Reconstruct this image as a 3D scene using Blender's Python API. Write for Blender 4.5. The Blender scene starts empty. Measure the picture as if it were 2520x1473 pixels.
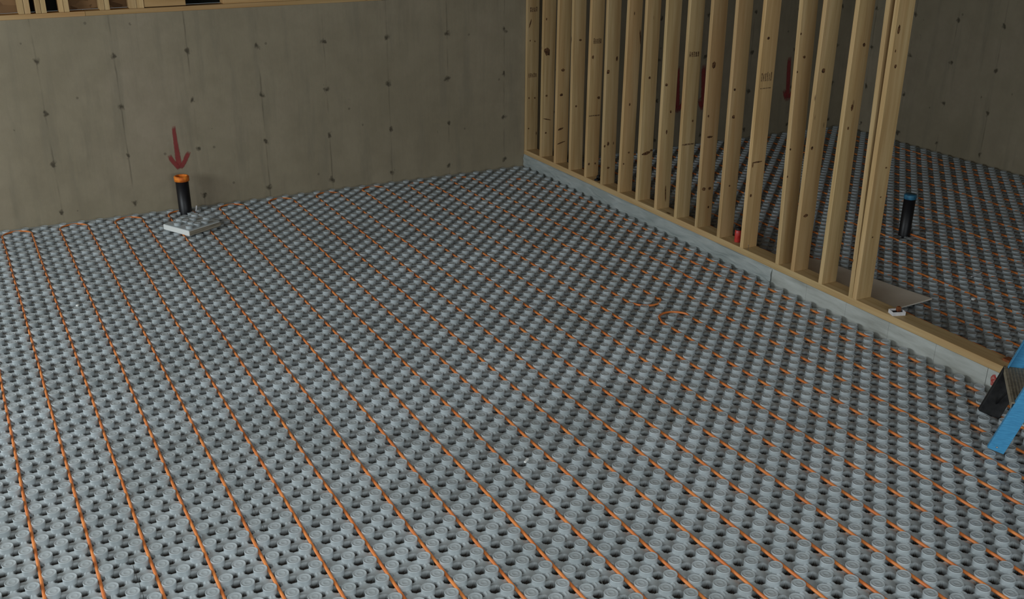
import bpy, math, random
from mathutils import Vector, Matrix
random.seed(7)
scn = bpy.context.scene
COL = scn.collection
R = math.radians

# ------------------------------------------------------------------ camera
W_, H_ = 2520, 1473
F_, PITCH, YAW = 2685.18, 0.4390660734747344, 0.4615920630931008
cd = bpy.data.cameras.new('camera')
cam = bpy.data.objects.new('camera', cd); COL.objects.link(cam)
cam.location = (-5.437, -10.286, 2.931)
cam.rotation_euler = (math.pi / 2 - PITCH, 0, -YAW)
cd.sensor_fit = 'HORIZONTAL'; cd.sensor_width = 36.0
cd.lens = 36.0 * F_ / W_
cd.shift_x = 36.365 / W_
cd.shift_y = 192.565 / W_
cd.clip_start = 0.05; cd.clip_end = 100
scn.camera = cam

# ------------------------------------------------------------------ light
scn.view_settings.view_transform = 'Standard'
scn.view_settings.look = 'None'
scn.view_settings.gamma = 1.0
scn.view_settings.exposure = 0.0
scn.view_settings.use_curve_mapping = False
wd = bpy.data.worlds.new('world'); scn.world = wd; wd.use_nodes = True
bg = wd.node_tree.nodes['Background']
bg.inputs[0].default_value = (0.80, 0.93, 1.0, 1); bg.inputs[1].default_value = 0.27

def area(name, loc, target, sx, sy, power, col):
    l = bpy.data.lights.new(name, 'AREA'); l.shape = 'RECTANGLE'; l.size = sx; l.size_y = sy
    l.energy = power; l.color = col
    o = bpy.data.objects.new(name, l); COL.objects.link(o); o.location = loc
    o.rotation_euler = (Vector(target) - Vector(loc)).to_track_quat('-Z', 'Y').to_euler()
    return o
# daylight from the wide door opening on the left, and from the windows behind the viewer
area('daylight_left_opening', (-9.6, -3.9, 2.3), (-3.6, -4.2, 0.1), 4.4, 1.7, 270, (0.90, 0.97, 1.0))
area('daylight_rear_opening', (-3.6, -12.4, 1.9), (-2.8, -7.0, 0.0), 5.0, 1.6, 165, (0.90, 0.97, 1.0))
area('overhead_floor_fill', (-5.2, -7.6, 3.26), (-4.2, -6.0, 0.0), 2.6, 3.6, 105, (0.92, 0.98, 1.0))  # soft overhead lamp added to brighten the floor; the ceiling has no opening

# ------------------------------------------------------------------ helpers
def tag(o, label=None, cat=None, group=None, kind=None):
    if label: o['label'] = label
    if cat: o['category'] = cat
    if group: o['group'] = group
    if kind: o['kind'] = kind
    return o

def link(name, me, parent=None, mat=None):
    o = bpy.data.objects.new(name, me); COL.objects.link(o)
    if parent: o.parent = parent
    if mat: me.materials.append(mat)
    return o

def empty(name, loc=(0, 0, 0), rz=0.0):
    o = bpy.data.objects.new(name, None); COL.objects.link(o)
    o.location = loc; o.rotation_euler = (0, 0, rz); o.empty_display_size = 0.05
    return o

class MB:
    def __init__(s): s.v = []; s.f = []; s.mi = []; s.sm = []
    def add(s, vs, fs, mi=0, sm=False):
        n = len(s.v); s.v += [tuple(v) for v in vs]
        for f in fs: s.f.append(tuple(i + n for i in f)); s.mi.append(mi); s.sm.append(sm)
    def box(s, x0, x1, y0, y1, z0, z1, mi=0, b=0.0, M=None):
        """box with small chamfers"""
        b = min(b, (x1-x0)/2.1, (y1-y0)/2.1, (z1-z0)/2.1)
        if b <= 0:
            vs = [(x, y, z) for z in (z0, z1) for y in (y0, y1) for x in (x0, x1)]
            fs = [(0,2,3,1),(4,5,7,6),(0,1,5,4),(2,6,7,3),(0,4,6,2),(1,3,7,5)]
        else:
            vs = []; fs = []
            X=(x0,x1); Y=(y0,y1); Z=(z0,z1); idx={}
            for i in (0,1):
                for j in (0,1):
                    for k in (0,1):
                        sx=1 if i==0 else -1; sy=1 if j==0 else -1; sz=1 if k==0 else -1
                        for a,(dx,dy,dz) in enumerate(((0,1,1),(1,0,1),(1,1,0))):
                            idx[(i,j,k,a)]=len(vs); vs.append((X[i]+sx*b*dx, Y[j]+sy*b*dy, Z[k]+sz*b*dz))
            I=lambda i,j,k,a: idx[(i,j,k,a)]
            for i in (0,1):
                q=[I(i,0,0,0),I(i,1,0,0),I(i,1,1,0),I(i,0,1,0)]; fs.append(tuple(q if i else q[::-1]))
                q=[I(0,i,0,1),I(0,i,1,1),I(1,i,1,1),I(1,i,0,1)]; fs.append(tuple(q if i else q[::-1]))
                q=[I(0,0,i,2),I(1,0,i,2),I(1,1,i,2),I(0,1,i,2)]; fs.append(tuple(q if i else q[::-1]))
            for i in (0,1):
                for j in (0,1):
                    fs.append((I(i,j,0,0),I(i,j,1,0),I(i,j,1,1),I(i,j,0,1)))
                    fs.append((I(i,0,j,0),I(i,1,j,0),I(i,1,j,2),I(i,0,j,2)))
                    fs.append((I(0,i,j,1),I(1,i,j,1),I(1,i,j,2),I(0,i,j,2)))
            for i in (0,1):
                for j in (0,1):
                    for k in (0,1): fs.append((I(i,j,k,0),I(i,j,k,1),I(i,j,k,2)))
        if M is not None: vs = [tuple(M @ Vector(v)) for v in vs]
        s.add(vs, fs, mi)
    def lathe(s, prof, c=(0, 0, 0), seg=24, mi=0, sm=True, M=None, cap0=False, cap1=False):
        vs = []; fs = []
        for r, z in prof:
            for k in range(seg):
                a = 2*math.pi*k/seg; vs.append((c[0]+r*math.cos(a), c[1]+r*math.sin(a), c[2]+z))
        for i in range(len(prof)-1):
            for k in range(seg):
                k2=(k+1)%seg; fs.append((i*seg+k, i*seg+k2, (i+1)*seg+k2, (i+1)*seg+k))
        if cap0: fs.append(tuple(range(seg))[::-1])
        if cap1: fs.append(tuple((len(prof)-1)*seg+k for k in range(seg)))
        if M is not None: vs = [tuple(M @ Vector(v)) for v in vs]
        s.add(vs, fs, mi, sm)
    def tube(s, pts, r, seg=10, mi=0):
        pts=[Vector(p) for p in pts]; vs=[]; fs=[]; n=len(pts)
        up=Vector((0,0,1))
        for i,pt in enumerate(pts):
            t=(pts[min(i+1,n-1)]-pts[max(i-1,0)]).normalized()
            sd=t.cross(up).normalized(); u=sd.cross(t)
            for k in range(seg):
                a=2*math.pi*k/seg; vs.append(tuple(pt+r*(math.cos(a)*sd+math.sin(a)*u)))
        for i in range(n-1):
            for k in range(seg):
                k2=(k+1)%seg; fs.append((i*seg+k, i*seg+k2, (i+1)*seg+k2, (i+1)*seg+k))
        fs.append(tuple(range(seg))[::-1]); fs.append(tuple((n-1)*seg+k for k in range(seg)))
        s.add(vs, fs, mi, True)
    def mesh(s, name, mats):
        me = bpy.data.meshes.new(name); me.from_pydata(s.v, [], s.f)
        for m in mats: me.materials.append(m)
        me.polygons.foreach_set('material_index', s.mi)
        me.polygons.foreach_set('use_smooth', s.sm)
        me.update(); me.validate()
        import bmesh
        b = bmesh.new(); b.from_mesh(me); bmesh.ops.recalc_face_normals(b, faces=b.faces); b.to_mesh(me); b.free()
        return me
    def build(s, name, mats, parent=None):
        if not isinstance(mats, (list, tuple)): mats = [mats]
        return link(name, s.mesh(name, mats), parent)

# ------------------------------------------------------------------ materials
def new_mat(name, col, rough=0.6, spec=0.5, metal=0.0):
    m = bpy.data.materials.new(name); m.use_nodes = True
    nt = m.node_tree; b = nt.nodes['Principled BSDF']
    b.inputs['Base Color'].default_value = (*col, 1); b.inputs['Roughness'].default_value = rough
    b.inputs['Metallic'].default_value = metal
    b.inputs['Specular IOR Level'].default_value = spec
    return m, nt, b
def N(nt, t, **kw):
    n = nt.nodes.new(t)
    for k, v in kw.items(): setattr(n, k, v)
    return n
def noise(nt, vec, scale, detail=3, rough=0.5, dist=0.0):
    n = N(nt, 'ShaderNodeTexNoise'); n.inputs['Scale'].default_value = scale
    n.inputs['Detail'].default_value = detail; n.inputs['Roughness'].default_value = rough
    n.inputs['Distortion'].default_value = dist
    nt.links.new(vec, n.inputs['Vector']); return n.outputs['Fac']
def math_(nt, op, a, b=None, c=None, clamp=False):
    n = N(nt, 'ShaderNodeMath', operation=op); n.use_clamp = clamp
    for i, v in enumerate((a, b, c)):
        if v is None: continue
        if isinstance(v, (int, float)): n.inputs[i].default_value = v
        else: nt.links.new(v, n.inputs[i])
    return n.outputs[0]
def ramp(nt, fac, stops):
    n = N(nt, 'ShaderNodeValToRGB'); e = n.color_ramp.elements
    while len(e) < len(stops): e.new(0.5)
    for i, (p, c) in enumerate(stops):
        e[i].position = p; e[i].color = (*c, 1) if len(c) == 3 else c
    nt.links.new(fac, n.inputs[0]); return n.outputs[0]
def mix(nt, fac, a, b, mode='MIX'):
    n = N(nt, 'ShaderNodeMix', data_type='RGBA', blend_type=mode)
    for i, v in ((0, fac), (6, a), (7, b)):
        if isinstance(v, (int, float)): n.inputs[i].default_value = v
        elif isinstance(v, tuple): n.inputs[i].default_value = (*v, 1)
        else: nt.links.new(v, n.inputs[i])
    return n.outputs[2]
def coords(nt, kind='Object', scale=(1, 1, 1), loc=(0, 0, 0)):
    tc = N(nt, 'ShaderNodeTexCoord'); mp = N(nt, 'ShaderNodeMapping')
    mp.inputs['Scale'].default_value = scale; mp.inputs['Location'].default_value = loc
    nt.links.new(tc.outputs[kind], mp.inputs['Vector']); return mp.outputs[0]
def worldpos(nt, scale=(1, 1, 1), rnd=False):
    g = N(nt, 'ShaderNodeNewGeometry'); mp = N(nt, 'ShaderNodeMapping'); mp.inputs['Scale'].default_value = scale
    nt.links.new(g.outputs['Position'], mp.inputs['Vector'])
    if rnd:
        oi = N(nt, 'ShaderNodeObjectInfo'); c = N(nt, 'ShaderNodeCombineXYZ')
        k = math_(nt, 'MULTIPLY', oi.outputs['Random'], 40.0)
        for i in range(3): nt.links.new(k, c.inputs[i])
        nt.links.new(c.outputs[0], mp.inputs['Location'])
    return mp.outputs[0]
def bump(nt, b, h, strength=0.3, dist=0.01):
    n = N(nt, 'ShaderNodeBump'); n.inputs['Strength'].default_value = strength; n.inputs['Distance'].default_value = dist
    nt.links.new(h, n.inputs['Height']); nt.links.new(n.outputs[0], b.inputs['Normal'])

def concrete(name, axis, x0, dx, tone=1.0):
    """poured wall: form joints every dx with tie marks, streaks and blotches; axis 0 = runs along X, 1 = along Y"""
    m, nt, b = new_mat(name, (0.3, 0.27, 0.2), 0.85, 0.3)
    g = N(nt, 'ShaderNodeNewGeometry'); sp = N(nt, 'ShaderNodeSeparateXYZ'); nt.links.new(g.outputs['Position'], sp.inputs[0])
    ax = sp.outputs[axis]; z = sp.outputs[2]
    n1 = noise(nt, worldpos(nt), 0.7, 4, 0.55)
    n2 = noise(nt, worldpos(nt, (7, 7, 0.8)), 1.0, 4, 0.6)
    n3 = noise(nt, worldpos(nt), 22, 3, 0.6)
    n4 = noise(nt, worldpos(nt), 5, 3, 0.6)
    c = ramp(nt, n1, [(0.3, tuple(tone*v for v in (0.27, 0.228, 0.150))), (0.52, tuple(tone*v for v in (0.325, 0.276, 0.188))), (0.72, tuple(tone*v for v in (0.36, 0.300, 0.215)))])
    c = mix(nt, ramp(nt, n2, [(0.34, (.6,.6,.6)), (0.48, (0,0,0))]), c, tuple(tone*v for v in (0.235, 0.205, 0.145)))
    c = mix(nt, ramp(nt, n4, [(0.40, (0,0,0)), (0.70, (.35,.35,.35))]), c, tuple(tone*v for v in (0.21, 0.175, 0.115)))
    c = mix(nt, math_(nt, 'MULTIPLY', n3, 0.35), c, tuple(tone*v for v in (0.22, 0.195, 0.145)))
    # form joints
    wob = math_(nt, 'MULTIPLY', math_(nt, 'SUBTRACT', n4, 0.5), 0.02)
    t = math_(nt, 'DIVIDE', math_(nt, 'SUBTRACT', math_(nt, 'ADD', ax, wob), x0), dx)
    fr = math_(nt, 'MULTIPLY', math_(nt, 'ABSOLUTE', math_(nt, 'SUBTRACT', t, math_(nt, 'ROUND', t))), dx)
    line = math_(nt, 'MULTIPLY', math_(nt, 'SUBTRACT', 1.0, math_(nt, 'DIVIDE', fr, 0.011), clamp=True), ramp(nt, noise(nt, worldpos(nt, (1, 1, 2.2)), 1.3, 2), [(0.42, (0,0,0)), (0.66, (0.55,0.55,0.55))]))
    c = mix(nt, line, c, tuple(tone*v for v in (0.10, 0.085, 0.06)))
    # tie marks
    tz = math_(nt, 'DIVIDE', math_(nt, 'SUBTRACT', z, 0.097), 0.442)
    fz = math_(nt, 'MULTIPLY', math_(nt, 'SUBTRACT', tz, math_(nt, 'ROUND', tz)), 0.442)
    fx = math_(nt, 'MULTIPLY', math_(nt, 'SUBTRACT', t, math_(nt, 'ROUND', t)), dx)
    n5 = noise(nt, worldpos(nt), 16, 2)
    wx = math_(nt, 'ADD', fx, math_(nt, 'MULTIPLY', math_(nt, 'SUBTRACT', n5, 0.5), 0.10))
    wz = math_(nt, 'ADD', fz, math_(nt, 'MULTIPLY', math_(nt, 'SUBTRACT', n3, 0.5), 0.08))
    d = math_(nt, 'SQRT', math_(nt, 'ADD', math_(nt, 'MULTIPLY', wx, wx), math_(nt, 'MULTIPLY', wz, wz)))
    spot = math_(nt, 'SUBTRACT', 1.0, math_(nt, 'SMOOTH_MIN', math_(nt, 'DIVIDE', d, 0.030), 1.0, 0.2), clamp=True)
    spot = math_(nt, 'MULTIPLY', spot, 1.6, clamp=True)
    c = mix(nt, spot, c, tuple(tone*v for v in (0.09, 0.075, 0.05)))
    # bug holes
    vo = N(nt, 'ShaderNodeTexVoronoi'); vo.inputs['Scale'].default_value = 5.5; nt.links.new(worldpos(nt), vo.inputs['Vector'])
    hole = math_(nt, 'MULTIPLY', math_(nt, 'LESS_THAN', vo.outputs['Distance'], 0.07), math_(nt, 'GREATER_THAN', n4, 0.5))
    c = mix(nt, math_(nt, 'MULTIPLY', hole, 0.6), c, tuple(tone*v for v in (0.12, 0.10, 0.07)))
    nt.links.new(c, b.inputs['Base Color'])
    h = math_(nt, 'ADD', math_(nt, 'MULTIPLY', n3, 0.4), math_(nt, 'SUBTRACT', n2, math_(nt, 'ADD', spot, line)))
    bump(nt, b, h, 0.25, 0.01)
    return m

def wood(name, along, base, dark, light, knots=True, rough=0.65):
    """softwood board, grain running along one axis (0 x, 1 y, 2 z)"""
    m, nt, b = new_mat(name, base, rough, 0.3)
    sc = [26, 26, 26]; sc[along] = 1.1
    n1 = noise(nt, worldpos(nt, tuple(sc), True), 1.0, 4, 0.6, 0.3)
    sc2 = [6, 6, 6]; sc2[along] = 0.7
    n2 = noise(nt, worldpos(nt, tuple(sc2), True), 1.0, 3)
    c = ramp(nt, n1, [(0.25, dark), (0.5, base), (0.75, light)])
    c = mix(nt, ramp(nt, n2, [(0.4, (0,0,0)), (0.7, (0.55,0.55,0.55))]), c, (base[0]*0.92, base[1]*0.72, base[2]*0.62))
    oi = N(nt, 'ShaderNodeObjectInfo')
    tint = ramp(nt, oi.outputs['Random'], [(0.0, (0.80,0.76,0.70)), (0.5, (0.95,0.92,0.84)), (1.0, (1.0,0.90,0.78))])
    c = mix(nt, 1.0, c, tint, 'MULTIPLY')
    if knots:
        sk = [9, 9, 9]; sk[along] = 3.2
        vo = N(nt, 'ShaderNodeTexVoronoi'); vo.inputs['Scale'].default_value = 1.0
        nt.links.new(worldpos(nt, tuple(sk), True), vo.inputs['Vector'])
        vc = N(nt, 'ShaderNodeSeparateColor'); nt.links.new(vo.outputs['Color'], vc.inputs[0])
        r = math_(nt, 'MULTIPLY', math_(nt, 'GREATER_THAN', vc.outputs[0], 0.25), math_(nt, 'ADD', math_(nt, 'MULTIPLY', vc.outputs[1], 0.09), 0.05))
        k = math_(nt, 'MULTIPLY', math_(nt, 'SUBTRACT', 1.0, math_(nt, 'DIVIDE', vo.outputs['Distance'], math_(nt, 'ADD', r, 0.001)), clamp=True), 1.8, clamp=True)
        c = mix(nt, k, c, (0.10, 0.05, 0.022))
    nt.links.new(c, b.inputs['Base Color']); bump(nt, b, n1, 0.15, 0.002)
    return m

M = {}
M['wall'] = concrete('poured_concrete', 0, -3.4226, 0.637, 0.92)
M['wallR'] = concrete('poured_concrete_side', 1, -1.53, 0.60, 0.95)
M['curb'], nt, b = new_mat('curb_concrete', (0.30, 0.32, 0.30), 0.75, 0.3)
n1 = noise(nt, worldpos(nt, (3, 1.2, 8)), 2.0, 4, 0.6); n2 = noise(nt, worldpos(nt), 30, 3)
c = ramp(nt, n1, [(0.3, (0.29, 0.30, 0.27)), (0.5, (0.41, 0.43, 0.40)), (0.7, (0.50, 0.53, 0.50))])
nt.links.new(c, b.inputs['Base Color']); bump(nt, b, n2, 0.2, 0.005)
M['slab'], nt, b = new_mat('slab_concrete', (0.16, 0.155, 0.14), 0.9, 0.3)
c = ramp(nt, noise(nt, worldpos(nt), 1.5, 5), [(0.3, (0.12, 0.115, 0.10)), (0.7, (0.2, 0.19, 0.17))]); nt.links.new(c, b.inputs['Base Color'])
# grey plastic skin of the knobbed panels
M['film'], nt, b = new_mat('grey_plastic_film', (0.5, 0.55, 0.55), 0.42, 0.5)
n1 = noise(nt, worldpos(nt), 2.5, 3); n2 = noise(nt, worldpos(nt), 70, 2)
c = ramp(nt, n1, [(0.3, (0.36, 0.405, 0.42)), (0.7, (0.45, 0.50, 0.52))])
oi = N(nt, 'ShaderNodeObjectInfo')
c = mix(nt, 1.0, c, ramp(nt, oi.outputs['Random'], [(0, (0.88, 0.88, 0.87)), (1, (1, 1, 1))]), 'MULTIPLY')
# shade inside the dimples painted dark brown-black over the film, growing with depth
at = N(nt, 'ShaderNodeAttribute'); at.attribute_name = 'recess_shade'
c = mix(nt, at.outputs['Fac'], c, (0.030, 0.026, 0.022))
nt.links.new(c, b.inputs['Base Color'])
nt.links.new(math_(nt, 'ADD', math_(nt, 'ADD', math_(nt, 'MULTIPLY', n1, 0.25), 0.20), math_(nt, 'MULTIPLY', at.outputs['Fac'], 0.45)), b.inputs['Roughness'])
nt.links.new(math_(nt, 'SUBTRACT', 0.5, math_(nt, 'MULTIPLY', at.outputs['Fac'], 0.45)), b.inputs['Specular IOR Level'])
bump(nt, b, n2, 0.12, 0.002)
M['foam'], nt, b = new_mat('white_foam', (0.74, 0.76, 0.74), 0.8, 0.2)
vo = N(nt, 'ShaderNodeTexVoronoi'); vo.inputs['Scale'].default_value = 260; nt.links.new(worldpos(nt), vo.inputs['Vector']); bump(nt, b, vo.outputs['Distance'], 0.3, 0.002)
M['foam_tan'], nt, b = new_mat('tan_foam_edge', (0.33, 0.30, 0.22), 0.8, 0.2)
n1 = noise(nt, worldpos(nt, (1, 1, 60)), 4, 2); nt.links.new(ramp(nt, n1, [(0.4, (0.18, 0.16, 0.12)), (0.6, (0.42, 0.38, 0.30))]), b.inputs['Base Color'])
M['pex'], nt, b = new_mat('orange_tubing', (0.62, 0.17, 0.045), 0.38, 0.5)
n1 = noise(nt, worldpos(nt), 9, 2); nt.links.new(ramp(nt, n1, [(0.35, (0.68, 0.19, 0.05)), (0.65, (0.80, 0.27, 0.07))]), b.inputs['Base Color'])
M['studw'] = wood('stud_wood', 2, (0.57, 0.42, 0.22), (0.43, 0.29, 0.13), (0.70, 0.54, 0.32))
M['platew'] = wood('plate_wood', 1, (0.62, 0.47, 0.25), (0.48, 0.34, 0.16), (0.74, 0.59, 0.35), True)
M['sillw'] = wood('sill_wood', 0, (0.50, 0.34, 0.16), (0.38, 0.24, 0.10), (0.60, 0.44, 0.24), True)
M['osb'], nt, b = new_mat('strand_board', (0.12, 0.06, 0.025), 0.8, 0.3)
vo = N(nt, 'ShaderNodeTexVoronoi'); vo.inputs['Scale'].default_value = 1.0; nt.links.new(worldpos(nt, (9, 9, 26)), vo.inputs['Vector'])
sc_ = N(nt, 'ShaderNodeSeparateColor'); nt.links.new(vo.outputs['Color'], sc_.inputs[0])
nt.links.new(ramp(nt, sc_.outputs[0], [(0, (0.10, 0.05, 0.02)), (1, (0.26, 0.15, 0.07))]), b.inputs['Base Color'])
M['tarp'], nt, b = new_mat('black_membrane', (0.008, 0.009, 0.007), 0.9, 0.1)
bump(nt, b, noise(nt, worldpos(nt, (14, 14, 4)), 1, 3), 0.5, 0.02)
M['abs'], nt, b = new_mat('black_pipe_plastic', (0.006, 0.006, 0.008), 0.42, 0.4)
nt.links.new(math_(nt, 'ADD', math_(nt, 'MULTIPLY', noise(nt, worldpos(nt), 8, 2), 0.2), 0.35), b.inputs['Roughness'])
M['orange'], nt, b = new_mat('orange_paint', (0.80, 0.20, 0.02), 0.6, 0.3)
nt.links.new(ramp(nt, noise(nt, worldpos(nt), 25, 3), [(0.35, (0.55, 0.12, 0.015)), (0.6, (0.9, 0.27, 0.03))]), b.inputs['Base Color'])
M['bluetape'], nt, b = new_mat('blue_tape', (0.03, 0.16, 0.28), 0.5, 0.4)
nt.links.new(ramp(nt, noise(nt, worldpos(nt), 40, 2), [(0.35, (0.02, 0.12, 0.22)), (0.7, (0.05, 0.22, 0.36))]), b.inputs['Base Color'])
M['ladder'], nt, b = new_mat('blue_fibreglass', (0.03, 0.22, 0.52), 0.45, 0.4)
nt.links.new(ramp(nt, noise(nt, worldpos(nt, (4, 4, 30)), 6, 3), [(0.3, (0.045, 0.23, 0.44)), (0.7, (0.07, 0.32, 0.56))]), b.inputs['Base Color'])
M['rubber'], nt, b = new_mat('black_rubber', (0.01, 0.01, 0.011), 0.7, 0.3)
nt.links.new(ramp(nt, noise(nt, worldpos(nt), 30, 2), [(0.3, (0.007, 0.007, 0.008)), (0.7, (0.02, 0.02, 0.02))]), b.inputs['Base Color'])
M['tread'], nt, b = new_mat('worn_step', (0.28, 0.25, 0.18), 0.6, 0.4)
nt.links.new(ramp(nt, noise(nt, worldpos(nt, (25, 25, 25)), 2, 4), [(0.3, (0.19, 0.16, 0.11)), (0.7, (0.32, 0.28, 0.20))]), b.inputs['Base Color'])
M['steel'], nt, b = new_mat('zinc_steel', (0.5, 0.5, 0.5), 0.35, 0.5, 1.0)
nt.links.new(math_(nt, 'ADD', math_(nt, 'MULTIPLY', noise(nt, worldpos(nt), 50, 2), 0.3), 0.25), b.inputs['Roughness'])
M['sheet'], nt, b = new_mat('pale_board', (0.44, 0.41, 0.34), 0.8, 0.2)
nt.links.new(ramp(nt, noise(nt, worldpos(nt), 6, 4), [(0.3, (0.72, 0.66, 0.56)), (0.7, (0.80, 0.74, 0.64))]), b.inputs['Base Color'])
M['red'], nt, b = new_mat('red_plastic', (0.55, 0.03, 0.03), 0.35, 0.5)
nt.links.new(ramp(nt, noise(nt, worldpos(nt), 40, 2), [(0.3, (0.45, 0.025, 0.02)), (0.7, (0.62, 0.06, 0.05))]), b.inputs['Base Color'])
M['white'], nt, b = new_mat('white_card', (0.7, 0.7, 0.72), 0.6, 0.3)
nt.links.new(ramp(nt, noise(nt, worldpos(nt), 40, 2), [(0.3, (0.62, 0.62, 0.64)), (0.7, (0.75, 0.75, 0.76))]), b.inputs['Base Color'])
M['rust'], nt, b = new_mat('rust_brown', (0.2, 0.06, 0.02), 0.7, 0.3)
nt.links.new(ramp(nt, noise(nt, worldpos(nt), 60, 2), [(0.3, (0.15, 0.04, 0.015)), (0.7, (0.26, 0.09, 0.03))]), b.inputs['Base Color'])
M['ink'], nt, b = new_mat('stamp_ink', (0.10, 0.055, 0.03), 0.8, 0.2)
nt.links.new(ramp(nt, noise(nt, worldpos(nt), 90, 2), [(0.4, (0.11, 0.06, 0.03)), (0.6, (0.33, 0.22, 0.11))]), b.inputs['Base Color'])
M['knot'], nt, b = new_mat('dark_knot', (0.08, 0.035, 0.015), 0.7, 0.3)
nt.links.new(ramp(nt, noise(nt, worldpos(nt), 70, 3), [(0.35, (0.045, 0.02, 0.01)), (0.65, (0.20, 0.10, 0.04))]), b.inputs['Base Color'])
M['redink'], nt, b = new_mat('red_stamp_ink', (0.42, 0.05, 0.04), 0.8, 0.2)
nt.links.new(ramp(nt, noise(nt, worldpos(nt), 60, 3), [(0.4, (0.36, 0.04, 0.035)), (0.65, (0.42, 0.20, 0.17))]), b.inputs['Base Color'])
# sprayed paint: fuzzy edge through noise alpha
def spray(name, col, dens):
    m, nt, b = new_mat(name, col, 0.8, 0.2)
    nt.links.new(ramp(nt, noise(nt, worldpos(nt), 14, 3), [(0.3, tuple(v*0.8 for v in col)), (0.7, col)]), b.inputs['Base Color'])
    at = N(nt, 'ShaderNodeAttribute'); at.attribute_name = 'edge'
    n = noise(nt, worldpos(nt), 45, 3)
    a = math_(nt, 'MULTIPLY', math_(nt, 'MULTIPLY', math_(nt, 'ADD', at.outputs['Fac'], math_(nt, 'MULTIPLY', math_(nt, 'SUBTRACT', n, 0.5), 0.8)), 1.5, clamp=True), dens)
    nt.links.new(a, b.inputs['Alpha']); return m
M['spray'] = spray('red_spray_paint', (0.32, 0.05, 0.05), 0.75)
# wrinkled plastic wrap on the curb
M['wrap'], nt, b = new_mat('plastic_wrap', (0.33, 0.37, 0.36), 0.28, 0.6)
n1 = noise(nt, worldpos(nt, (3, 2.2, 10)), 1.6, 3, 0.5, 0.6)
nt.links.new(ramp(nt, n1, [(0.3, (0.30, 0.34, 0.33)), (0.7, (0.42, 0.46, 0.45))]), b.inputs['Base Color']); bump(nt, b, n1, 0.5, 0.03)

# ------------------------------------------------------------------ grid of the floor field
P = 0.0788964; PX0 = -5.70529; PS = 0.236689
JO = -0.2233
def gx(i): return PX0 + i * P           # column edges (knobs sit on i + .5)
def gy(j): return (j + JO - 0.5) * P    # row edges   (knobs sit at (j + JO) * P)

# ------------------------------------------------------------------ setting
ZS = -0.05
def structure(name, mb, mats): return tag(mb.build(name, mats), kind='structure')
a = MB(); a.box(-11.5, 4.75, -15, 0.35, ZS-0.25, ZS); structure('floor', a, M['slab'])
ZW = 1.7645
a = MB(); a.box(-11.5, 4.75, 0, 0.22, ZS, ZW); wall_back = structure('wall_back', a, M['wall'])
a = MB(); a.box(4.448, 4.67, -15, 0, ZS, ZW, b=0); wall_right = structure('wall_right', a, M['wallR'])
a = MB(); a.box(-11.5, 4.75, -15, 0.35, 3.30, 3.42)
structure('ceiling', a, M['osb'])
# walls beyond the view; the openings between them let the daylight in
a = MB(); a.box(2.40, 4.44, -8.95, -8.75, ZS, 3.29); structure('wall_light_blocker', a, M['wall'])  # added out of view to keep the rear light off the side room
a = MB(); a.box(-11.5, -11.3, -15.0, -8.6, ZS, 3.3); structure('wall_left', a, M['wall'])

# ------------------------------------------------------------------ knobbed floor panels
ZB = -0.003
DOT = [(0.0332,-0.006),(0.0322,0.000),(0.0316,0.012),(0.0326,0.0185),(0.0324,0.0216),(0.0310,0.0230),(0.0290,0.0222),(0.0268,0.0207),(0.0175,0.0205),(0.0150,0.0217),(0.0125,0.0205),(0.0004,0.0202)]
def panel_mesh(ni, nj, par, trim_hi_x=0.0, trim_lo_x=0.0, skip=None, n=16, g=0.0012):
    mb = MB(); vs = []; fs = []; rc = []
    x0, x1 = g + trim_lo_x, ni*P - g - trim_hi_x; y0, y1 = g, nj*P - g
    nx, ny = ni*n, nj*n
    for b_ in range(ny+1):
        y = y0 + (y1-y0)*b_/ny
        for a_ in range(nx+1):
            x = x0 + (x1-x0)*a_/nx
            cx = (x/P - round(x/P))*P; cy = (y/P - round(y/P))*P      # from the nearest cell corner
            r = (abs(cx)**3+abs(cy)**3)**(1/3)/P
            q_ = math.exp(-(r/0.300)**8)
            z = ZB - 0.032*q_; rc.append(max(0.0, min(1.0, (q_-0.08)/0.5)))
            z += 0.0030*math.exp(-((r-0.365)/0.028)**2)
            i = math.floor(x/P); j = math.floor(y/P)
            if (i+j) % 2 != par:
                dx = x/P - i - .5; dy = y/P - j - .5
                z += 0.004*max(0, 1-((dx*dx+dy*dy)/0.10))
            vs.append((x, y, z))
    w = nx+1
    for b_ in range(ny):
        for a_ in range(nx): q = b_*w+a_; fs.append((q, q+1, q+w+1, q+w))
    mb.add(vs, fs, 0, True)
    # foam sides and underside
    rim = [k for k in range(w)] + [b_*w+nx for b_ in range(1, ny+1)] + [ny*w+k for k in range(nx-1, -1, -1)] + [b_*w for b_ in range(ny-1, 0, -1)]
    up = [vs[k] for k in rim]; lo = [(x, y, ZS+0.001) for x, y, _ in up]; m = len(rim)
    mb.add(up+lo, [(k, (k+1) % m, m+(k+1) % m, m+k) for k in range(m)] + [tuple(range(2*m-1, m-1, -1))], 1)
    for i in range(ni):
        for j in range(nj):
            if (i+j) % 2 == par:
                cx, cy = (i+.5)*P, (j+.5)*P
                if skip and skip(i, j): continue
                if cx+0.034 > x1+.004 or cx-0.033 < x0-.004: continue
                mb.lathe(DOT, (cx, cy, 0), 20, 0)
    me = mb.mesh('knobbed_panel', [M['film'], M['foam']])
    at = me.attributes.new('recess_shade', 'FLOAT', 'POINT'); at.data.foreach_set('value', rc+[0.0]*(len(me.vertices)-len(rc)))
    return me

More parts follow.
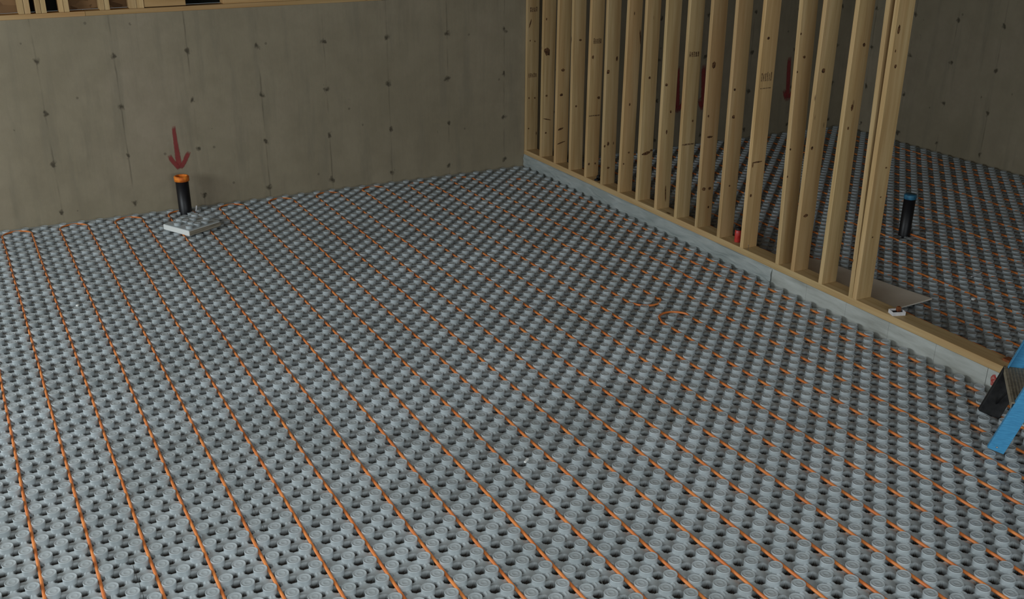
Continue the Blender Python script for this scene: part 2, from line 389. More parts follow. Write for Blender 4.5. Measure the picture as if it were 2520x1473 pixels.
CACHE = {}
def seen(x0, x1, y0, y1):
    """is any of this patch in view, with a margin for a step to the side"""
    m = cam.matrix_world if False else (Matrix.Translation(cam.location) @ cam.rotation_euler.to_matrix().to_4x4())
    inv = m.inverted()
    for a in range(5):
        for b in range(5):
            v = inv @ Vector((x0+(x1-x0)*a/4, y0+(y1-y0)*b/4, 0))
            if v.z > -0.1: continue
            u = F_*v.x/-v.z - 36 + W_/2; w = H_/2 + 192 - F_*v.y/-v.z
            if -330 < u < W_+330 and -50 < w < H_+260: return True
    return False

def lay_panels(i_lo, i_hi, trim_lo, trim_hi, label, group, drop=()):
    """8 x 16 knob panels in running bond between two column limits"""
    for row in range(16):
        j1 = -8*row; j0 = j1-8                                     # row edges
        s = 8 + (8 if row % 2 == 0 else 0)
        s = s + 16*((i_lo - s)//16)
        while s < i_hi:
            a = max(s, i_lo); b = min(s+16, i_hi)
            if b - a > 0 and seen(gx(a), gx(b), gy(j0), gy(j1)):
                tl = trim_lo if a == i_lo else 0.0; th = trim_hi if b == i_hi else 0.0
                par = (1 + a + j0) % 2
                first = row == 0
                holes = tuple((i-a, j-j0) for i, j in drop if a <= i < b and j0 <= j < j1)
                key = (b-a, par, round(tl, 4), round(th, 4), first, holes)
                if key not in CACHE:
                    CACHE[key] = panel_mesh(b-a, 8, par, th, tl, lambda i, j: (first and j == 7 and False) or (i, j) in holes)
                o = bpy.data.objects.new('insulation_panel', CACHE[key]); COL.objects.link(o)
                # a touch of settling: each panel lies a hair differently, which is what makes its knobs catch the light
                o.rotation_euler = (R(random.uniform(-.22, .22)), R(random.uniform(-.12, .12)), 0)
                o.location = (gx(a), gy(j0), random.uniform(0, 0.0008))
                tag(o, label, 'floor panel', group)
            s += 16
# back row stops at the wall: gy(0) = -0.72 cells, the strip behind it is an off-cut foam edge
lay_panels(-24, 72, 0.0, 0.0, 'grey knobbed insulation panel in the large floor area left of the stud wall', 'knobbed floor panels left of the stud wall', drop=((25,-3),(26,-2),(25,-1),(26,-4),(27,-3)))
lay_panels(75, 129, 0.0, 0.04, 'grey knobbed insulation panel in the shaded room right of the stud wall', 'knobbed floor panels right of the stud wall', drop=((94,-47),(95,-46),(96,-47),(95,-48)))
for nm, x0, x1, lb in (('foam_edge_strip', -7.5, gx(72)-.002, 'narrow grey foam edge strip along the back wall, left of the studs'), ('foam_edge_strip', gx(75), 4.44, 'narrow grey foam edge strip along the back wall, right of the studs')):
    a = MB(); a.box(x0, x1, gy(0)+0.001, -0.002, ZS+0.001, -0.003, 0, 0.002)
    tag(a.build(nm, M['film']), lb, 'edge strip')

# ------------------------------------------------------------------ curb, bottom plate
a = MB()
for y0, y1 in ((-4.085, 0), (-6.155, -4.087)):
    n = 1 if y0 > -5 else 5
    for k in range(n):
        ya = y0+(y1-y0)*k/n; yb = y0+(y1-y0)*(k+1)/n
        a.box(0.0, 0.142, ya+0.0006, yb-0.0006, ZS, 0.1235, 0, 0.0015)
structure('trim_1', a, M['curb'])
e = empty('curb_end_block', (0.071, -6.215, ZS))
tag(e, 'grey end block of the low curb with a round red stamp, by the ladder foot', 'block')
a = MB(); a.box(-0.071, 0.071, -0.057, 0.058, 0, 0.1735, 0, 0.002); a.build('block', M['curb'], e)
a = MB()
ring = [(-0.0725, 0.004+0.021*math.cos(t)*(1+.12*math.sin(5*t)), 0.113+0.040*math.sin(t)*(1+.08*math.cos(7*t))) for t in [2*math.pi*k/28 for k in range(28)]]
ring2 = [(-0.0710, y, z) for _, y, z in ring]
a.add(ring+ring2, [tuple(range(28))]+[(k, (k+1) % 28, 28+(k+1) % 28, 28+k) for k in range(28)])
o = a.build('red_stamp', M['redink'], e); o['label'] = 'red ink stamp'

# plastic wrap draped over the left face of the curb
def wrap():
    mb = MB(); vs = []; fs = []; ny, nz = 160, 12
    for i in range(ny+1):
        y = -0.01 - 4.10*i/ny
        for k in range(nz+1):
            z = 0.002 + 0.119*k/nz
            bulge = 0.006 + 0.007*math.sin(math.pi*k/nz) + 0.003*math.sin(y*9+k*.5)*math.sin(y*2.3) + 0.0025*math.sin(y*23+k)
            top = 0.004*math.sin(y*5.1+1)*k/nz
            vs.append((-max(0.002, bulge) - (0.004 if k < 2 else 0), y, z+top*0.3))
    n0 = len(vs)
    for (x, y, z) in list(vs): vs.append((x+0.0015, y, z))
    w = nz+1
    for i in range(ny):
        for k in range(nz):
            q = i*w+k; fs.append((q, q+1, q+w+1, q+w)); fs.append((n0+q, n0+q+w, n0+q+w+1, n0+q+1))
    mb.add(vs, fs, 0, True); return mb
tag(wrap().build('plastic_wrap', M['wrap']), 'shiny grey plastic sheeting wrapped along the curb under the stud wall', 'plastic sheeting')

a = MB(); a.box(0.0, 0.140, -6.27, -0.002, 0.1240, 0.1740, 0, 0.0025)
tag(a.build('bottom_plate', M['platew']), 'long timber bottom plate under the wall studs, lying on the curb', 'timber plate')

# ------------------------------------------------------------------ studs
ordn = ['first','second','third','fourth','fifth','sixth','seventh','eighth','ninth','tenth','eleventh','twelfth','thirteenth','fourteenth','fifteenth','sixteenth','seventeenth','eighteenth']
ys = [-0.0386-0.3048*i for i in range(17)]
ys[0] = -0.003; ys[13] = -4.13
lean = [0, -.010, -.006, .012, -.004, .013, -.009, .006, .008, .005, .010, .012, .002, .030, -.004, -.001, .010]
looks = {0: 'against the concrete wall, with faint grade stamps', 1: 'with a black oval knot high up', 2: 'with a curved wane mark near its foot', 4: 'with a grade stamp at mid height',
         9: 'with a dark end-band stamp', 8: 'with a dark crack at its foot', 10: 'with brownish bark streaks', 11: 'just left of the red can', 12: 'with printed bars, right of the red can',
         13: 'set off its spacing, leaning into its neighbour', 14: 'wavy edge, behind the leaning stud', 15: 'reddish face, next to the doubled end stud'}
ZT = 3.20
def stud_mesh(y0, w, ln, bow, depth=0.140, x0=0.0):
    mb = MB(); vs = []; fs = []; n = 16; ch = 0.003
    sec = [(x0+ch, 0), (x0+depth-ch, 0), (x0+depth, -ch), (x0+depth, -w+ch), (x0+depth-ch, -w), (x0+ch, -w), (x0, -w+ch), (x0, -ch)]
    for k in range(n+1):
        t = k/n; z = 0.174 + (ZT-0.174)*t
        off = ln*(z-0.174)*(1 if z < 2.2 else 1) + bow*math.sin(math.pi*t)
        for (x, y) in sec: vs.append((x, y0+y+off, z))
    for k in range(n):
        for s_ in range(8): s2 = (s_+1) % 8; fs.append((k*8+s_, k*8+s2, (k+1)*8+s2, (k+1)*8+s_))
    fs.append(tuple(range(8))[::-1]); fs.append(tuple(n*8+k for k in range(8)))
    mb.add(vs, fs); return mb
def stamp_bars(y, z, n, h, parent, x0=0.03, x1=0.11, thick=0.5):
    mb = MB(); st = (x1-x0)/n
    for k in range(n): mb.box(x0+k*st, x0+k*st+st*thick, y-0.0007, y+0.0005, z, z+h*(0.9+0.2*random.random()))
    o = mb.build('grade_stamp', M['ink'], parent); o['label'] = 'dark printed grade stamp'
def mark(parent, yf, x, z, w, h, name='knot', tilt=0.0, seed=0):
    r = random.Random(seed); n = 18; vs = []
    for k in range(n):
        t = 2*math.pi*k/n; q = 1 + r.uniform(-.18, .18)
        a_, b_ = w*q*math.cos(t), h*q*math.sin(t)
        xx, zz = x + a_*math.cos(tilt) - b_*math.sin(tilt), z + a_*math.sin(tilt) + b_*math.cos(tilt)
        xx = min(max(xx, 0.004), 0.136)
        vs.append((xx, yf(zz)-0.0008, zz))
    vs += [(x_, y_+0.002, z_) for x_, y_, z_ in vs]
    mb = MB(); mb.add(vs, [tuple(range(n))]+[(k, (k+1) % n, n+(k+1) % n, n+k) for k in range(n)])
    return mb.build(name, M['knot'], parent)
MARKS = {0: [(0.034, 1.47, .006, .045, 'bark_crack', -.3), (.03, .72, .008, .010), (.10, .715, .008, .010), (.035, 1.30, .006, .009), (.09, 1.29, .006, .009), (.03, .40, .008, .008)],
         1: [(0.046, 1.235, .030, .040, 'knot', .5), (.03, 1.55, .008, .012), (.05, .80, .012, .010), (.05, .42, .010, .010), (.06, .56, .045, .005, 'bark_crack', -.25)],
         2: [(0.06, 1.10, .020, .014), (.05, .86, .018, .013), (.05, .52, .035, .010, 'bark_crack', .3), (.06, .38, .050, .006, 'bark_crack', .25)],
         3: [(0.08, 1.42, .014, .010), (.05, .80, .010, .010)],
         4: [(0.03, 1.31, .010, .016), (.11, .93, .014, .014), (.03, .30, .010, .012), (.10, .30, .008, .010)],
         5: [(0.022, 1.22, .016, .018), (.11, 1.33, .010, .022), (.05, .56, .012, .018), (.012, .54, .010, .012), (.06, .33, .014, .010)],
         6: [(.13, 1.56, .006, .060, 'bark_crack', .12), (.06, .98, .008, .012), (.08, .54, .010, .008), (.03, .44, .008, .008)],
         7: [(.06, 1.26, .010, .012), (.07, .60, .045, .014, 'bark_crack', .2), (.12, .62, .014, .010)],
         8: [(.09, .30, .006, .075, 'bark_crack', .05), (.09, 1.02, .008, .012), (.03, 1.25, .014, .012), (.06, .85, .008, .018)],
         9: [(.10, 1.0, .008, .010)],
         10: [(.045, 1.50, .020, .026), (.03, 1.10, .008, .010), (.06, .93, .030, .008, 'bark_crack'), (.04, .50, .018, .014), (.10, .50, .016, .012), (.10, .34, .008, .010)],
         11: [(.03, 1.36, .010, .010), (.04, 1.15, .014, .014), (.06, .60, .008, .008)],
         12: [(.05, 1.78, .012, .010), (.03, .60, .010, .012), (.06, .86, .050, .006, 'bark_crack'), (.02, .84, .006, .020)],
         13: [(.010, 1.86, .007, .008), (.008, 1.60, .007, .008), (.06, 1.70, .012, .010), (.012, 1.05, .007, .008), (.008, .85, .006, .008)],
         14: [(.046, 1.64, .014, .016), (.03, 1.10, .012, .012), (.05, .60, .020, .012)],
         15: [(.09, 1.85, .012, .012), (.06, 1.44, .010, .022), (.05, 1.30, .007, .012)]}
for i, y0 in enumerate(ys[:16]):
    bow = random.uniform(-.004, .004)
    o = stud_mesh(y0, 0.038, lean[i], bow).build('wall_stud', M['studw'])
    lk = looks.get(i, 'plain pale face')
    lb = '%s stud from the back wall, %s' % (ordn[i], lk)
    tag(o, lb, 'stud', 'studs of the partition wall')
    yf = lambda z: y0 - 0.038 + lean[i]*(z-0.174) + bow*math.sin(math.pi*(z-0.174)/(ZT-0.174))
    for mi_, m_ in enumerate(MARKS.get(i, [])):
        mark(o, yf, m_[0], m_[1], m_[2], m_[3], m_[4] if len(m_) > 4 else 'knot', m_[5] if len(m_) > 5 else 0.0, i*20+mi_)
    if i == 12:
        stamp_bars(yf(1.50), 1.47, 6, 0.06, o, 0.02, 0.125)
        stamp_bars(yf(1.42), 1.415, 1, 0.006, o, 0.02, 0.12, 1.0)
    if i == 0: stamp_bars(yf(1.6), 1.58, 4, 0.045, o, .03, .12, .7); stamp_bars(yf(.9), .93, 5, 0.04, o, .02, .12, .7)
    if i == 4: stamp_bars(yf(1.45), 1.43, 5, 0.045, o, .03, .12, .7); stamp_bars(yf(.76), .76, 1, 0.012, o, .01, .13, 1.0)
    if i == 9: stamp_bars(yf(1.55), 1.52, 5, 0.04, o, .02, .12, .7); stamp_bars(yf(.8), .80, 1, 0.014, o, .01, .13, 1.0)
# doubled end stud
o = stud_mesh(-4.922, 0.037, 0.020, 0.006).build('wall_stud', M['studw'])
tag(o, 'rear board of the doubled end stud, bowed away so a dark gap shows', 'stud', 'studs of the partition wall')
o = stud_mesh(-4.961, 0.039, 0.004, 0.0, ).build('wall_stud', M['studw'])
tag(o, 'front board of the doubled end stud, the nearest and broadest stud', 'stud', 'studs of the partition wall')
yf = lambda z: -4.961 - 0.039 + 0.004*(z-0.174)
for q, m_ in enumerate([(.030, 1.99, .010, .028), (.048, 1.763, .010, .012), (.028, 1.86, .005, .009), (.10, 1.1, .009, .006), (.07, .62, .006, .006), (.09, .90, .007, .005)]): mark(o, yf, *m_, 'knot', 0.0, 900+q)
a = MB(); a.box(0.0, 0.140, -8.2, -0.002, ZT+0.001, ZT+0.039, 0, 0.002); a.box(0.0, 0.140, -8.2, -0.002, ZT+0.040, 3.299, 0, 0.002)
tag(a.build('top_plate', M['platew']), 'timber top plate above the wall studs, out of view overhead', 'timber plate')

# ------------------------------------------------------------------ framing on top of the foundation walls
def sbox(name, x0, x1, y0, y1, z0, z1, mat, label, cat, group=None, b=0.0015):
    a = MB(); a.box(x0, x1, y0, y1, z0, z1, 0, b); return tag(a.build(name, mat), label, cat, group)
sbox('sill_plate', -7.5, -4.245, -0.006, 0.134, ZW+0.001, ZW+0.040, M['sillw'], 'timber sill plate on the concrete wall, left piece up to the joint', 'timber plate')
sbox('sill_plate', -4.243, -1.55, -0.006, 0.134, ZW+0.001, ZW+0.040, M['sillw'], 'timber sill plate on the concrete wall, right piece past the joint', 'timber plate')
sbox('sill_plate', -1.545, 4.44, 0.002, 0.134, ZW+0.001, ZW+0.040, M['sillw'], 'timber sill plate on the concrete wall behind the partition studs', 'timber plate')
zs = ZW+0.041
top = [(-4.768, -4.723, 'leftmost short stud above the sill, left one of a tight pair'), (-4.720, -4.674, 'short stud above the sill, right one of the leftmost pair'),
       (-4.633, -4.592, 'short stud above the sill, left one of the second pair'), (-4.589, -4.547, 'short stud above the sill, right one of the second pair'),
       (-4.449, -4.410, 'short stud above the sill, left one of the third pair'), (-4.407, -4.366, 'short stud above the sill, right one of the third pair'),
       (-4.119, -4.079, 'short stud above the sill, left one of the fourth pair'), (-4.076, -4.036, 'short stud above the sill, right one of the fourth pair'),
       (-3.874, -3.812, 'short stud above the sill, left of the pair at the block'), (-3.809, -3.750, 'short stud above the sill touching the block')]
for x0, x1, lb in top:
    sbox('cripple_stud', x0, x1, 0.0, 0.130, zs, 3.2, M['studw'], lb + ' of the back wall', 'stud', 'short studs above the back wall sill')
sbox('blocking', -3.747, -3.391, 0.004, 0.130, zs+0.006, zs+0.095, M['sillw'], 'level timber block on the sill plate between studs, top left', 'timber block')
sbox('blocking', -3.060, -1.55, 0.0, 0.130, zs, zs+0.040, M['sillw'], 'long thin timber board lying on the sill plate, top centre', 'timber block')
sbox('sheathing', -7.5, -4.71, 0.138, 0.15, zs, 3.29, M['osb'], 'dark brown strand board behind the leftmost short studs', 'sheathing board')
sbox('sheathing', -4.40, -3.75, 0.138, 0.15, zs, 3.29, M['osb'], 'dark brown strand board behind the third to fifth stud pairs', 'sheathing board')
sbox('black_membrane', -4.708, -4.402, 0.138, 0.15, zs, 3.29, M['tarp'], 'black membrane strip between the second and third short stud pairs', 'membrane')
sbox('black_membrane', -3.748, -1.55, 0.138, 0.15, zs, 3.29, M['tarp'], 'black membrane opening right of the level block', 'membrane')
sbox('sheathing', -1.548, 4.44, 0.138, 0.15, zs, 3.29, M['osb'], 'dark strand board above the back wall behind the partition', 'sheathing board')
sbox('sheathing', 4.60, 4.62, -15, 0.10, ZW, 3.29, M['osb'], 'dark strand board above the right concrete wall', 'sheathing board')

# ------------------------------------------------------------------ heating pipes
RP = 0.0082
def wob(seed):
    r = random.Random(seed); ph = [r.uniform(0, 6.28) for _ in range(5)]
    return lambda y: (0.0016*math.sin(1.9*y+ph[0])+0.0012*math.sin(5.3*y+ph[1]), 0.0054+0.0065*max(0, math.sin(1.35*y+ph[2])+0.6*math.sin(3.1*y+ph[3])-.3))
def run(x, y0, y1, seed, st=0.05):
    w = wob(seed); n = max(2, int(abs(y1-y0)/st)); out = []
    for i in range(n+1):
        y = y0+(y1-y0)*i/n; dx, z = w(y)
        out.append((x+dx, y, min(z, 0.0140)))
    return out
def bend(xa, xb, y, sgn, zz=0.0054):
    """half circle between two runs, bulging towards sgn*y"""
    c = (xa+xb)/2; r = abs(xb-xa)/2; d = 1 if xb > xa else -1; out = []
    for k in range(1, 12):
        t = math.pi*k/12; out.append((c-d*r*math.cos(t), y+sgn*r*math.sin(t), zz))
    return out
def kx(k): return PX0+k*PS
def yend(k): return -0.22
def pipe(pts, label, group='orange heating pipes left of the stud wall'):
    mb = MB(); mb.tube(pts, RP, 10); return tag(mb.build('heating_pipe', M['pex']), label, 'pipe', group)
YN = -9.0
def ynear(x): return YN
pair_names = {0: 'orange pipe loop at the left edge, first of the hairpin loops on the open floor', 2: 'second orange pipe loop from the left edge of the floor',
    4: 'third orange pipe loop from the left, reaching the back wall left of the black pipe', 6: 'fourth orange pipe loop from the left, ending nearest left of the foam off-cut',
    8: 'fifth orange pipe loop from the left, passing under and beside the foam off-cut', 10: 'sixth orange pipe loop from the left, just right of the foam off-cut',
    12: 'seventh orange pipe loop from the left, near the middle of the floor', 14: 'eighth orange pipe loop from the left, leaving at bottom right of centre',
    16: 'ninth orange pipe loop from the left, ending in the lower right corner'}
for k in range(0, 18, 2):
    xa, xb = kx(k), kx(k+1)
    pts = run(xa, YN, yend(k), k) + bend(xa, xb, yend(k), 1) + run(xb, yend(k), YN, k+1)
    pipe(pts, pair_names[k])
# the circuit that doubles back in the middle of the floor
x18, x19, x20, x21 = kx(18), kx(19), kx(20), kx(21)
pts = run(x18, YN, -.28, 18) + bend(x18, x19, -.28, 1) + run(x19, -.28, -4.0, 19) + bend(x19, x20, -4.0, -1, 0.016) + run(x20, -4.0, -.28, 20) + bend(x20, x21, -.28, 1) + run(x21, -.28, YN, 21)
pipe(pts, 'orange pipe circuit that turns back mid-floor left of the far tight bend')
pts = run(x19, YN, -4.40, 119) + bend(x19, x20, -4.40, 1, 0.016) + run(x20, -4.40, YN, 120)
pipe(pts, 'orange pipe hairpin starting mid-floor at the nearer tight bend')
pipe(run(kx(22), YN, -0.6, 22) + bend(kx(22), kx(23), -0.6, 1) + run(kx(23), -0.6, YN, 23), 'orange pipe loop second nearest the curb')
pipe(run(gx(71), YN, -0.8, 24), 'single orange pipe run right beside the curb')
# side room
for n_, k in enumerate(range(25, 43, 2)):
    xa, xb = kx(k)+.02, kx(k+1)+.02
    if n_ == 8: xb = xa + 2*P
    pts = run(xa, YN if k < 33 else -6.0, -.25, 40+k) + bend(xa, xb, -.25, 1) + run(xb, -.25, YN if k < 33 else -6.0, 41+k)
    pipe(pts, '%s orange pipe loop counted from the stud wall in the shaded side room' % ordn[n_], 'orange heating pipes in the side room')

# ------------------------------------------------------------------ drain stubs
def stub(loc, r, h, lean_xy, cap, capmat, caplab, label):
    e = empty('drain_pipe', loc); e.rotation_euler = (lean_xy[1], lean_xy[0], 0)
    a = MB(); a.lathe([(r, ZS), (r, h), (r-0.006, h), (r-0.006, h-0.1)], seg=32); a.build('pipe', M['abs'], e)
    a = MB()
    if cap == 'orange':
        a.lathe([(r+0.001, h-0.012), (r+0.009, h-0.010), (r+0.010, h+0.030), (r+0.004, h+0.036), (r-0.006, h+0.037), (r-0.010, h+0.033), (r-0.012, h+0.020), (0.001, h+0.019)], seg=32)
    else:
        a.lathe([(r+0.0005, h-0.022), (r+0.0025, h-0.020), (r+0.0025, h+0.014), (r-0.002, h+0.018), (0.001, h+0.016)], seg=32)
    o = a.build('cap', capmat, e); o['label'] = caplab
    return tag(e, label, 'pipe')
stub((-3.648, -0.185, 0), 0.0585, 0.318, (0, 0), 'orange', M['orange'], 'orange painted cap', 'black drain pipe stub with an orange cap, standing by the concrete wall')
stub((1.850, -3.645, 0), 0.050, 0.345, (0, 0), 'blue', M['bluetape'], 'blue taped top', 'black drain pipe stub with a blue taped top in the side room')

# ------------------------------------------------------------------ foam off-cut with knobs
e = empty('panel_offcut', (-3.700, -0.742, 0.0232), R(28)); tag(e, 'square off-cut of knobbed white foam panel lying in front of the black pipe', 'foam off-cut')
a = MB(); a.box(-0.185, 0.165, -0.170, 0.170, 0.0, 0.046, 0, 0.003)
a.build('foam_slab', M['foam'], e)
a = MB()
for i in range(4):
    for j in range(4):
        if (i+j) % 2 == 0 or i == 1: a.lathe([(r*0.96, z+0.052) for r, z in DOT], (-0.130+i*0.086, -0.115+j*0.078, 0), 18)
a.box(-0.183, 0.163, -0.168, 0.168, 0.0462, 0.051, 0, 0.002)
o = a.build('knob_sheet', M['film'], e); o['label'] = 'grey film with raised knobs'
a = MB(); a.box(-0.180, 0.1665, -0.1745, -0.1705, 0.004, 0.042, 0, 0.0005)
o = a.build('cut_edge', M['foam_tan'], e); o['label'] = 'tan striped cut edge'
# small white things lying about
def crumb(name, loc, s, rz, label, cat, mat=M['foam'], rx=0.0, ry=0.0):
    a = MB(); pts = []
    a.box(-s[0]/2, s[0]/2, -s[1]/2, s[1]/2, 0, s[2], 0, min(s)*0.25)
    o = a.build(name, mat); o.location = loc; o.rotation_euler = (rx, ry, rz); return tag(o, label, cat)
crumb('plastic_strip', (-3.560, -0.230, 0.0232), (0.012, 0.006, 0.05), R(20), 'thin white plastic strip standing beside the black pipe', 'scrap', M['white'], 0.0, R(12))
crumb('foam_crumb', (-3.010, -5.760, 0.0232), (0.045, 0.014, 0.010), R(40), 'small white foam sliver on the knobs at bottom centre', 'foam scrap')
crumb('foam_crumb', (1.071, -5.099, 0.0232), (0.028, 0.022, 0.015), R(10), 'small white foam crumb on the knobs right of the pale board', 'foam scrap')
crumb('foam_crumb', (-4.87, -2.28, 0.0232), (0.022, 0.020, 0.012), R(50), 'small white foam crumb at the left, between the second and third pipes', 'foam scrap')
crumb('wood_splinter', (1.53, -4.72, 0.0235), (0.16, 0.008, 0.006), R(12), 'thin pale wood splinter lying across the knobs in the side room', 'scrap', M['white'])

# ------------------------------------------------------------------ paint arrows on the back wall
def arrow(pts_shaft, heads, label, y=-0.0012):
    mb = MB(); vs = []; fs = []; ed = []
    def stroke(path, wid):
        nonlocal vs, fs, ed
        n0 = len(vs)
        for i, (x, z) in enumerate(path):
            a_ = path[max(i-1, 0)]; b_ = path[min(i+1, len(path)-1)]
            t = Vector((b_[0]-a_[0], 0, b_[1]-a_[1])).normalized(); nrm = Vector((t.z, 0, -t.x)); w = wid[i] if isinstance(wid, list) else wid
            endk = 0.0 if i in (0, len(path)-1) else 1.0
            for s_, c_ in ((-1, 0.0), (-.5, .9), (0, 1.0), (.5, .9), (1, 0.0)):
                vs.append((x+nrm.x*w*s_, y - 0.0002*len(fs)/60, z+nrm.z*w*s_)); ed.append(c_*endk)
        for i in range(len(path)-1):
            for k in range(4): q = n0+i*5+k; fs.append((q, q+1, q+6, q+5))
    stroke(*pts_shaft)
    for h in heads: stroke(*h)
    mb.add(vs, fs); o = mb.build('painted_arrow', M['spray'], wall_back)
    at = o.data.attributes.new('edge', 'FLOAT', 'POINT'); at.data.foreach_set('value', ed)
    o['label'] = label; return o
def lerp(a, b, n): return [(a[0]+(b[0]-a[0])*i/n, a[1]+(b[1]-a[1])*i/n) for i in range(n+1)]
arrow((lerp((-3.632, 0.775), (-3.622, 0.375), 8), [0.020, 0.020, 0.021, 0.023, 0.025, 0.027, 0.030, 0.030, 0.024]),
      [([(-3.705, 0.510), (-3.690, 0.478), (-3.668, 0.438), (-3.640, 0.400), (-3.620, 0.368)], 0.024),
       ([(-3.520, 0.530), (-3.538, 0.490), (-3.566, 0.440), (-3.595, 0.400), (-3.617, 0.368)], 0.024)], 'red spray painted arrow pointing down')
for x in (1.945, 2.30, 3.53):
    arrow((lerp((x-.02, 0.90), (x+.02, 0.40), 6), 0.035), [([(x-.06, .52), (x-.02, .45), (x+.02, .38)], .03), ([(x+.10, .53), (x+.06, .45), (x+.02, .38)], .03)], 'dark red paint arrow half hidden behind the studs')

# ------------------------------------------------------------------ things on and behind the plate
e = empty('red_can', (0.070, -3.580, 0.1742)); tag(e, 'small red can standing on the bottom plate between two studs', 'can')
a = MB(); a.lathe([(0.001, 0.001), (0.026, 0.001), (0.028, 0.003), (0.028, 0.094), (0.024, 0.100), (0.001, 0.100)], seg=24); a.build('can_body', M['red'], e)
a = MB(); a.lathe([(0.024, 0.1002), (0.024, 0.114), (0.020, 0.120), (0.001, 0.120)], seg=24); o = a.build('lid', M['rubber'], e); o['label'] = 'black lid'
e = empty('black_clip', (0.045, -1.440, 0.1742), R(30)); tag(e, 'small black clip on the bottom plate beside the fifth stud', 'clip')
a = MB(); a.box(-0.03, 0.03, -0.02, 0.02, 0, 0.014, 0, 0.003); a.box(0.004, 0.024, -0.014, 0.014, 0.0141, 0.045, 0, 0.003); a.build('clip_body', M['rubber'], e)
a = MB(); a.tube([(-0.028, 0, 0.017), (-0.015, 0, 0.024), (0.0, 0, 0.020)], 0.004, 8); a.build('clip_spring', M['rubber'], e)
# small open box
e = empty('small_box', (0.060, -5.325, 0.1742), R(-20)); tag(e, 'tiny open white box with a brown piece in it, on the bottom plate', 'box')
a = MB(); L_, B_, H2 = 0.045, 0.035, 0.026
a.box(-L_, L_, -B_, B_, 0, 0.003); a.box(-L_, -L_+.003, -B_, B_, 0.003, H2); a.box(L_-.003, L_, -B_, B_, 0.003, H2)
a.box(-L_+.003, L_-.003, -B_, -B_+.003, 0.003, H2); a.box(-L_+.003, L_-.003, B_-.003, B_, 0.003, H2)
a.build('tray', M['white'], e)
a = MB(); a.box(-L_+.004, L_-.004, -B_+.004, B_-.004, 0.0032, 0.012); o = a.build('dark_interior', M['rubber'], e)  # flat black layer over the tray bottom
a = MB(); a.box(0.004, 0.030, 0.002, 0.030, 0.0122, 0.046, 0, 0.003); o = a.build('brown_piece', M['rust'], e)
# splice bracket at the end of the plate
a = MB(); a.box(0.070, 0.128, -6.235, -6.185, 0.1742, 0.190, 0, 0.003)
tag(a.build('bracket_piece', M['rust']), 'dark rusty metal piece at the near end of the bottom plate', 'bracket')
# nail sticking up from the plate edge
a = MB(); a.lathe([(0.0016, 0.1735), (0.0016, 0.215), (0.0045, 0.216), (0.0045, 0.218), (0.0005, 0.2185)], (0.010, -3.79, 0), 10)
tag(a.build('bent_nail', M['steel']), 'steel nail standing proud on the plate edge by the thirteenth stud', 'nail')
# pale board in the side room
def board():
    mb = MB(); nx, ny = 10, 24; vs = []; fs = []
    def pt(u, v):
        # outline from the plate side (u=0) to the room side (u=1), v from far to near
        y = -3.80 - 1.20*v; x = 0.155 + (0.50+0.10*v)*u
        if v < 0.12: x = 0.155 + (x-.155)*(0.86+1.2*v)
        z = 0.0275 + 0.022*(1-u)**2*math.sin(math.pi*v) + 0.020*u*u*v*v
        return x, y, z
    for t in (0, 1):
        for j in range(ny+1):
            for i in range(nx+1):
                x, y, z = pt(i/nx, j/ny); vs.append((x, y, z + (0.009 if t else 0)))
    w = nx+1; m = (nx+1)*(ny+1)
    for j in range(ny):
        for i in range(nx):
            q = j*w+i; fs.append((m+q, m+q+1, m+q+w+1, m+q+w)); fs.append((q, q+w, q+w+1, q+1))
    rim = list(range(w)) + [j*w+nx for j in range(1, ny+1)] + [ny*w+k for k in range(nx-1, -1, -1)] + [j*w for j in range(ny-1, 0, -1)]
    for k in range(len(rim)): a_, b_ = rim[k], rim[(k+1) % len(rim)]; fs.append((a_, b_, m+b_, m+a_))
    mb.add(vs, fs); return mb
tag(board().build('pale_board', M['sheet']), 'pale grey board lying on the knobs right behind the end stud', 'board')

# ------------------------------------------------------------------ stepladder at the right edge
LA = empty('stepladder', (-0.663, -6.811, 0.024), R(45))
tag(LA, 'blue stepladder at the right edge with a black rubber foot and worn step', 'ladder')
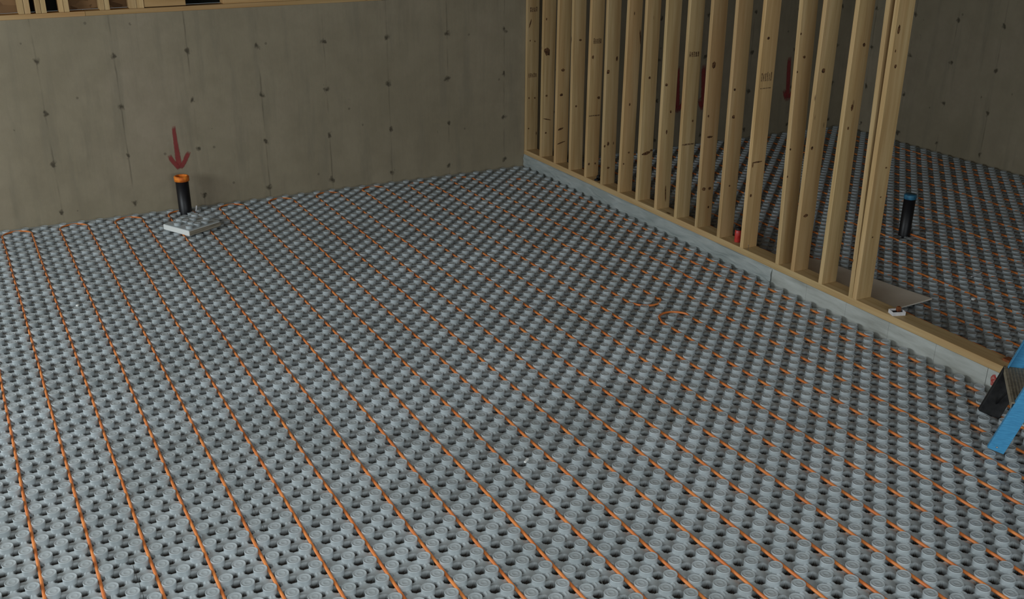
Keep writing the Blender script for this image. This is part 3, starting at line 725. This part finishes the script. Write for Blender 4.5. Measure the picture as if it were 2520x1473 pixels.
# local x runs between the two front rails (away from the viewer), local y leans: -y is forward
TL = R(17)
def rail_M(x, y, tilt): return Matrix.Translation((x, y, 0)) @ Matrix.Rotation(tilt, 4, 'X')
def channel(mb, x, y, tilt, z0, z1, web, inner, w=0.090, t=0.004, fl=0.026, m=0):
    Mx = rail_M(x, y, tilt)
    mb.box(web, web+t, -w/2, w/2, z0, z1, m, 0.001, Mx)
    a_, b_ = (web+t, web+t+fl) if inner > 0 else (web-fl, web)
    mb.box(a_, b_, -w/2, -w/2+t, z0, z1, m, 0.001, Mx); mb.box(a_, b_, w/2-t, w/2, z0, z1, m, 0.001, Mx)
SEP = 0.50
a = MB(); channel(a, 0, 0, TL, 0.004, 1.80, 0.0, 1); a.build('front_rail', M['ladder'], LA)
a = MB(); channel(a, SEP, 0, TL, 0.26, 1.80, 0.0, -1); a.build('front_rail', M['ladder'], LA)
a = MB(); a.box(-0.032, 0.010, -0.062, 0.062, -0.003, 0.30, 0, 0.004, rail_M(SEP, 0, TL)); o = a.build('foot', M['rubber'], LA); o['label'] = 'black rubber foot'
a = MB(); a.box(0.006, 0.028, -0.040, 0.040, 0.0, 0.05, 0, 0.003, rail_M(0, 0, TL)); o = a.build('foot', M['rubber'], LA)
for zc in (0.30, 0.60, 0.90, 1.20, 1.50):
    yy = -math.sin(TL)*zc
    a = MB(); a.box(0.006, SEP-0.003, yy-0.048, yy+0.060, zc-0.004, zc+0.004, 0, 0.001)
    a.box(0.006, SEP-0.003, yy+0.056, yy+0.060, zc-0.030, zc-0.004, 0, 0.001); a.box(0.006, SEP-0.003, yy-0.048, yy-0.044, zc-0.030, zc-0.004, 0, 0.001)
    for q in range(6): a.box(0.010, SEP-0.006, yy-0.042+q*0.017, yy-0.036+q*0.017, zc+0.004, zc+0.006, 0, 0.0005)
    a.build('step', M['tread'], LA)
a = MB()
for x in (0.012, SEP-0.015): a.tube([(x, -0.02, 0.06), (x+(0.16 if x < .1 else -.16), -0.075, 0.272)], 0.006, 8)
a.build('brace', M['rubber'], LA)
YB = -1.05
for x, s_ in ((0.04, 1), (SEP-0.04, -1)):
    a = MB(); channel(a, x, YB, -R(17), 0.0, 1.78, 0.0, s_, 0.06); a.build('rear_rail', M['ladder'], LA)
a = MB(); a.box(0.02, SEP-0.02, -0.66, -0.44, 1.745, 1.775, 0, 0.006); a.build('top_cap', M['ladder'], LA)
a = MB(); a.lathe([(0.005, 0), (0.005, 0.004)], seg=10, M=Matrix.Translation((-0.0045, -0.004, 0.030)) @ Matrix.Rotation(R(90), 4, 'Y'), cap1=True); a.build('rivet', M['steel'], LA)
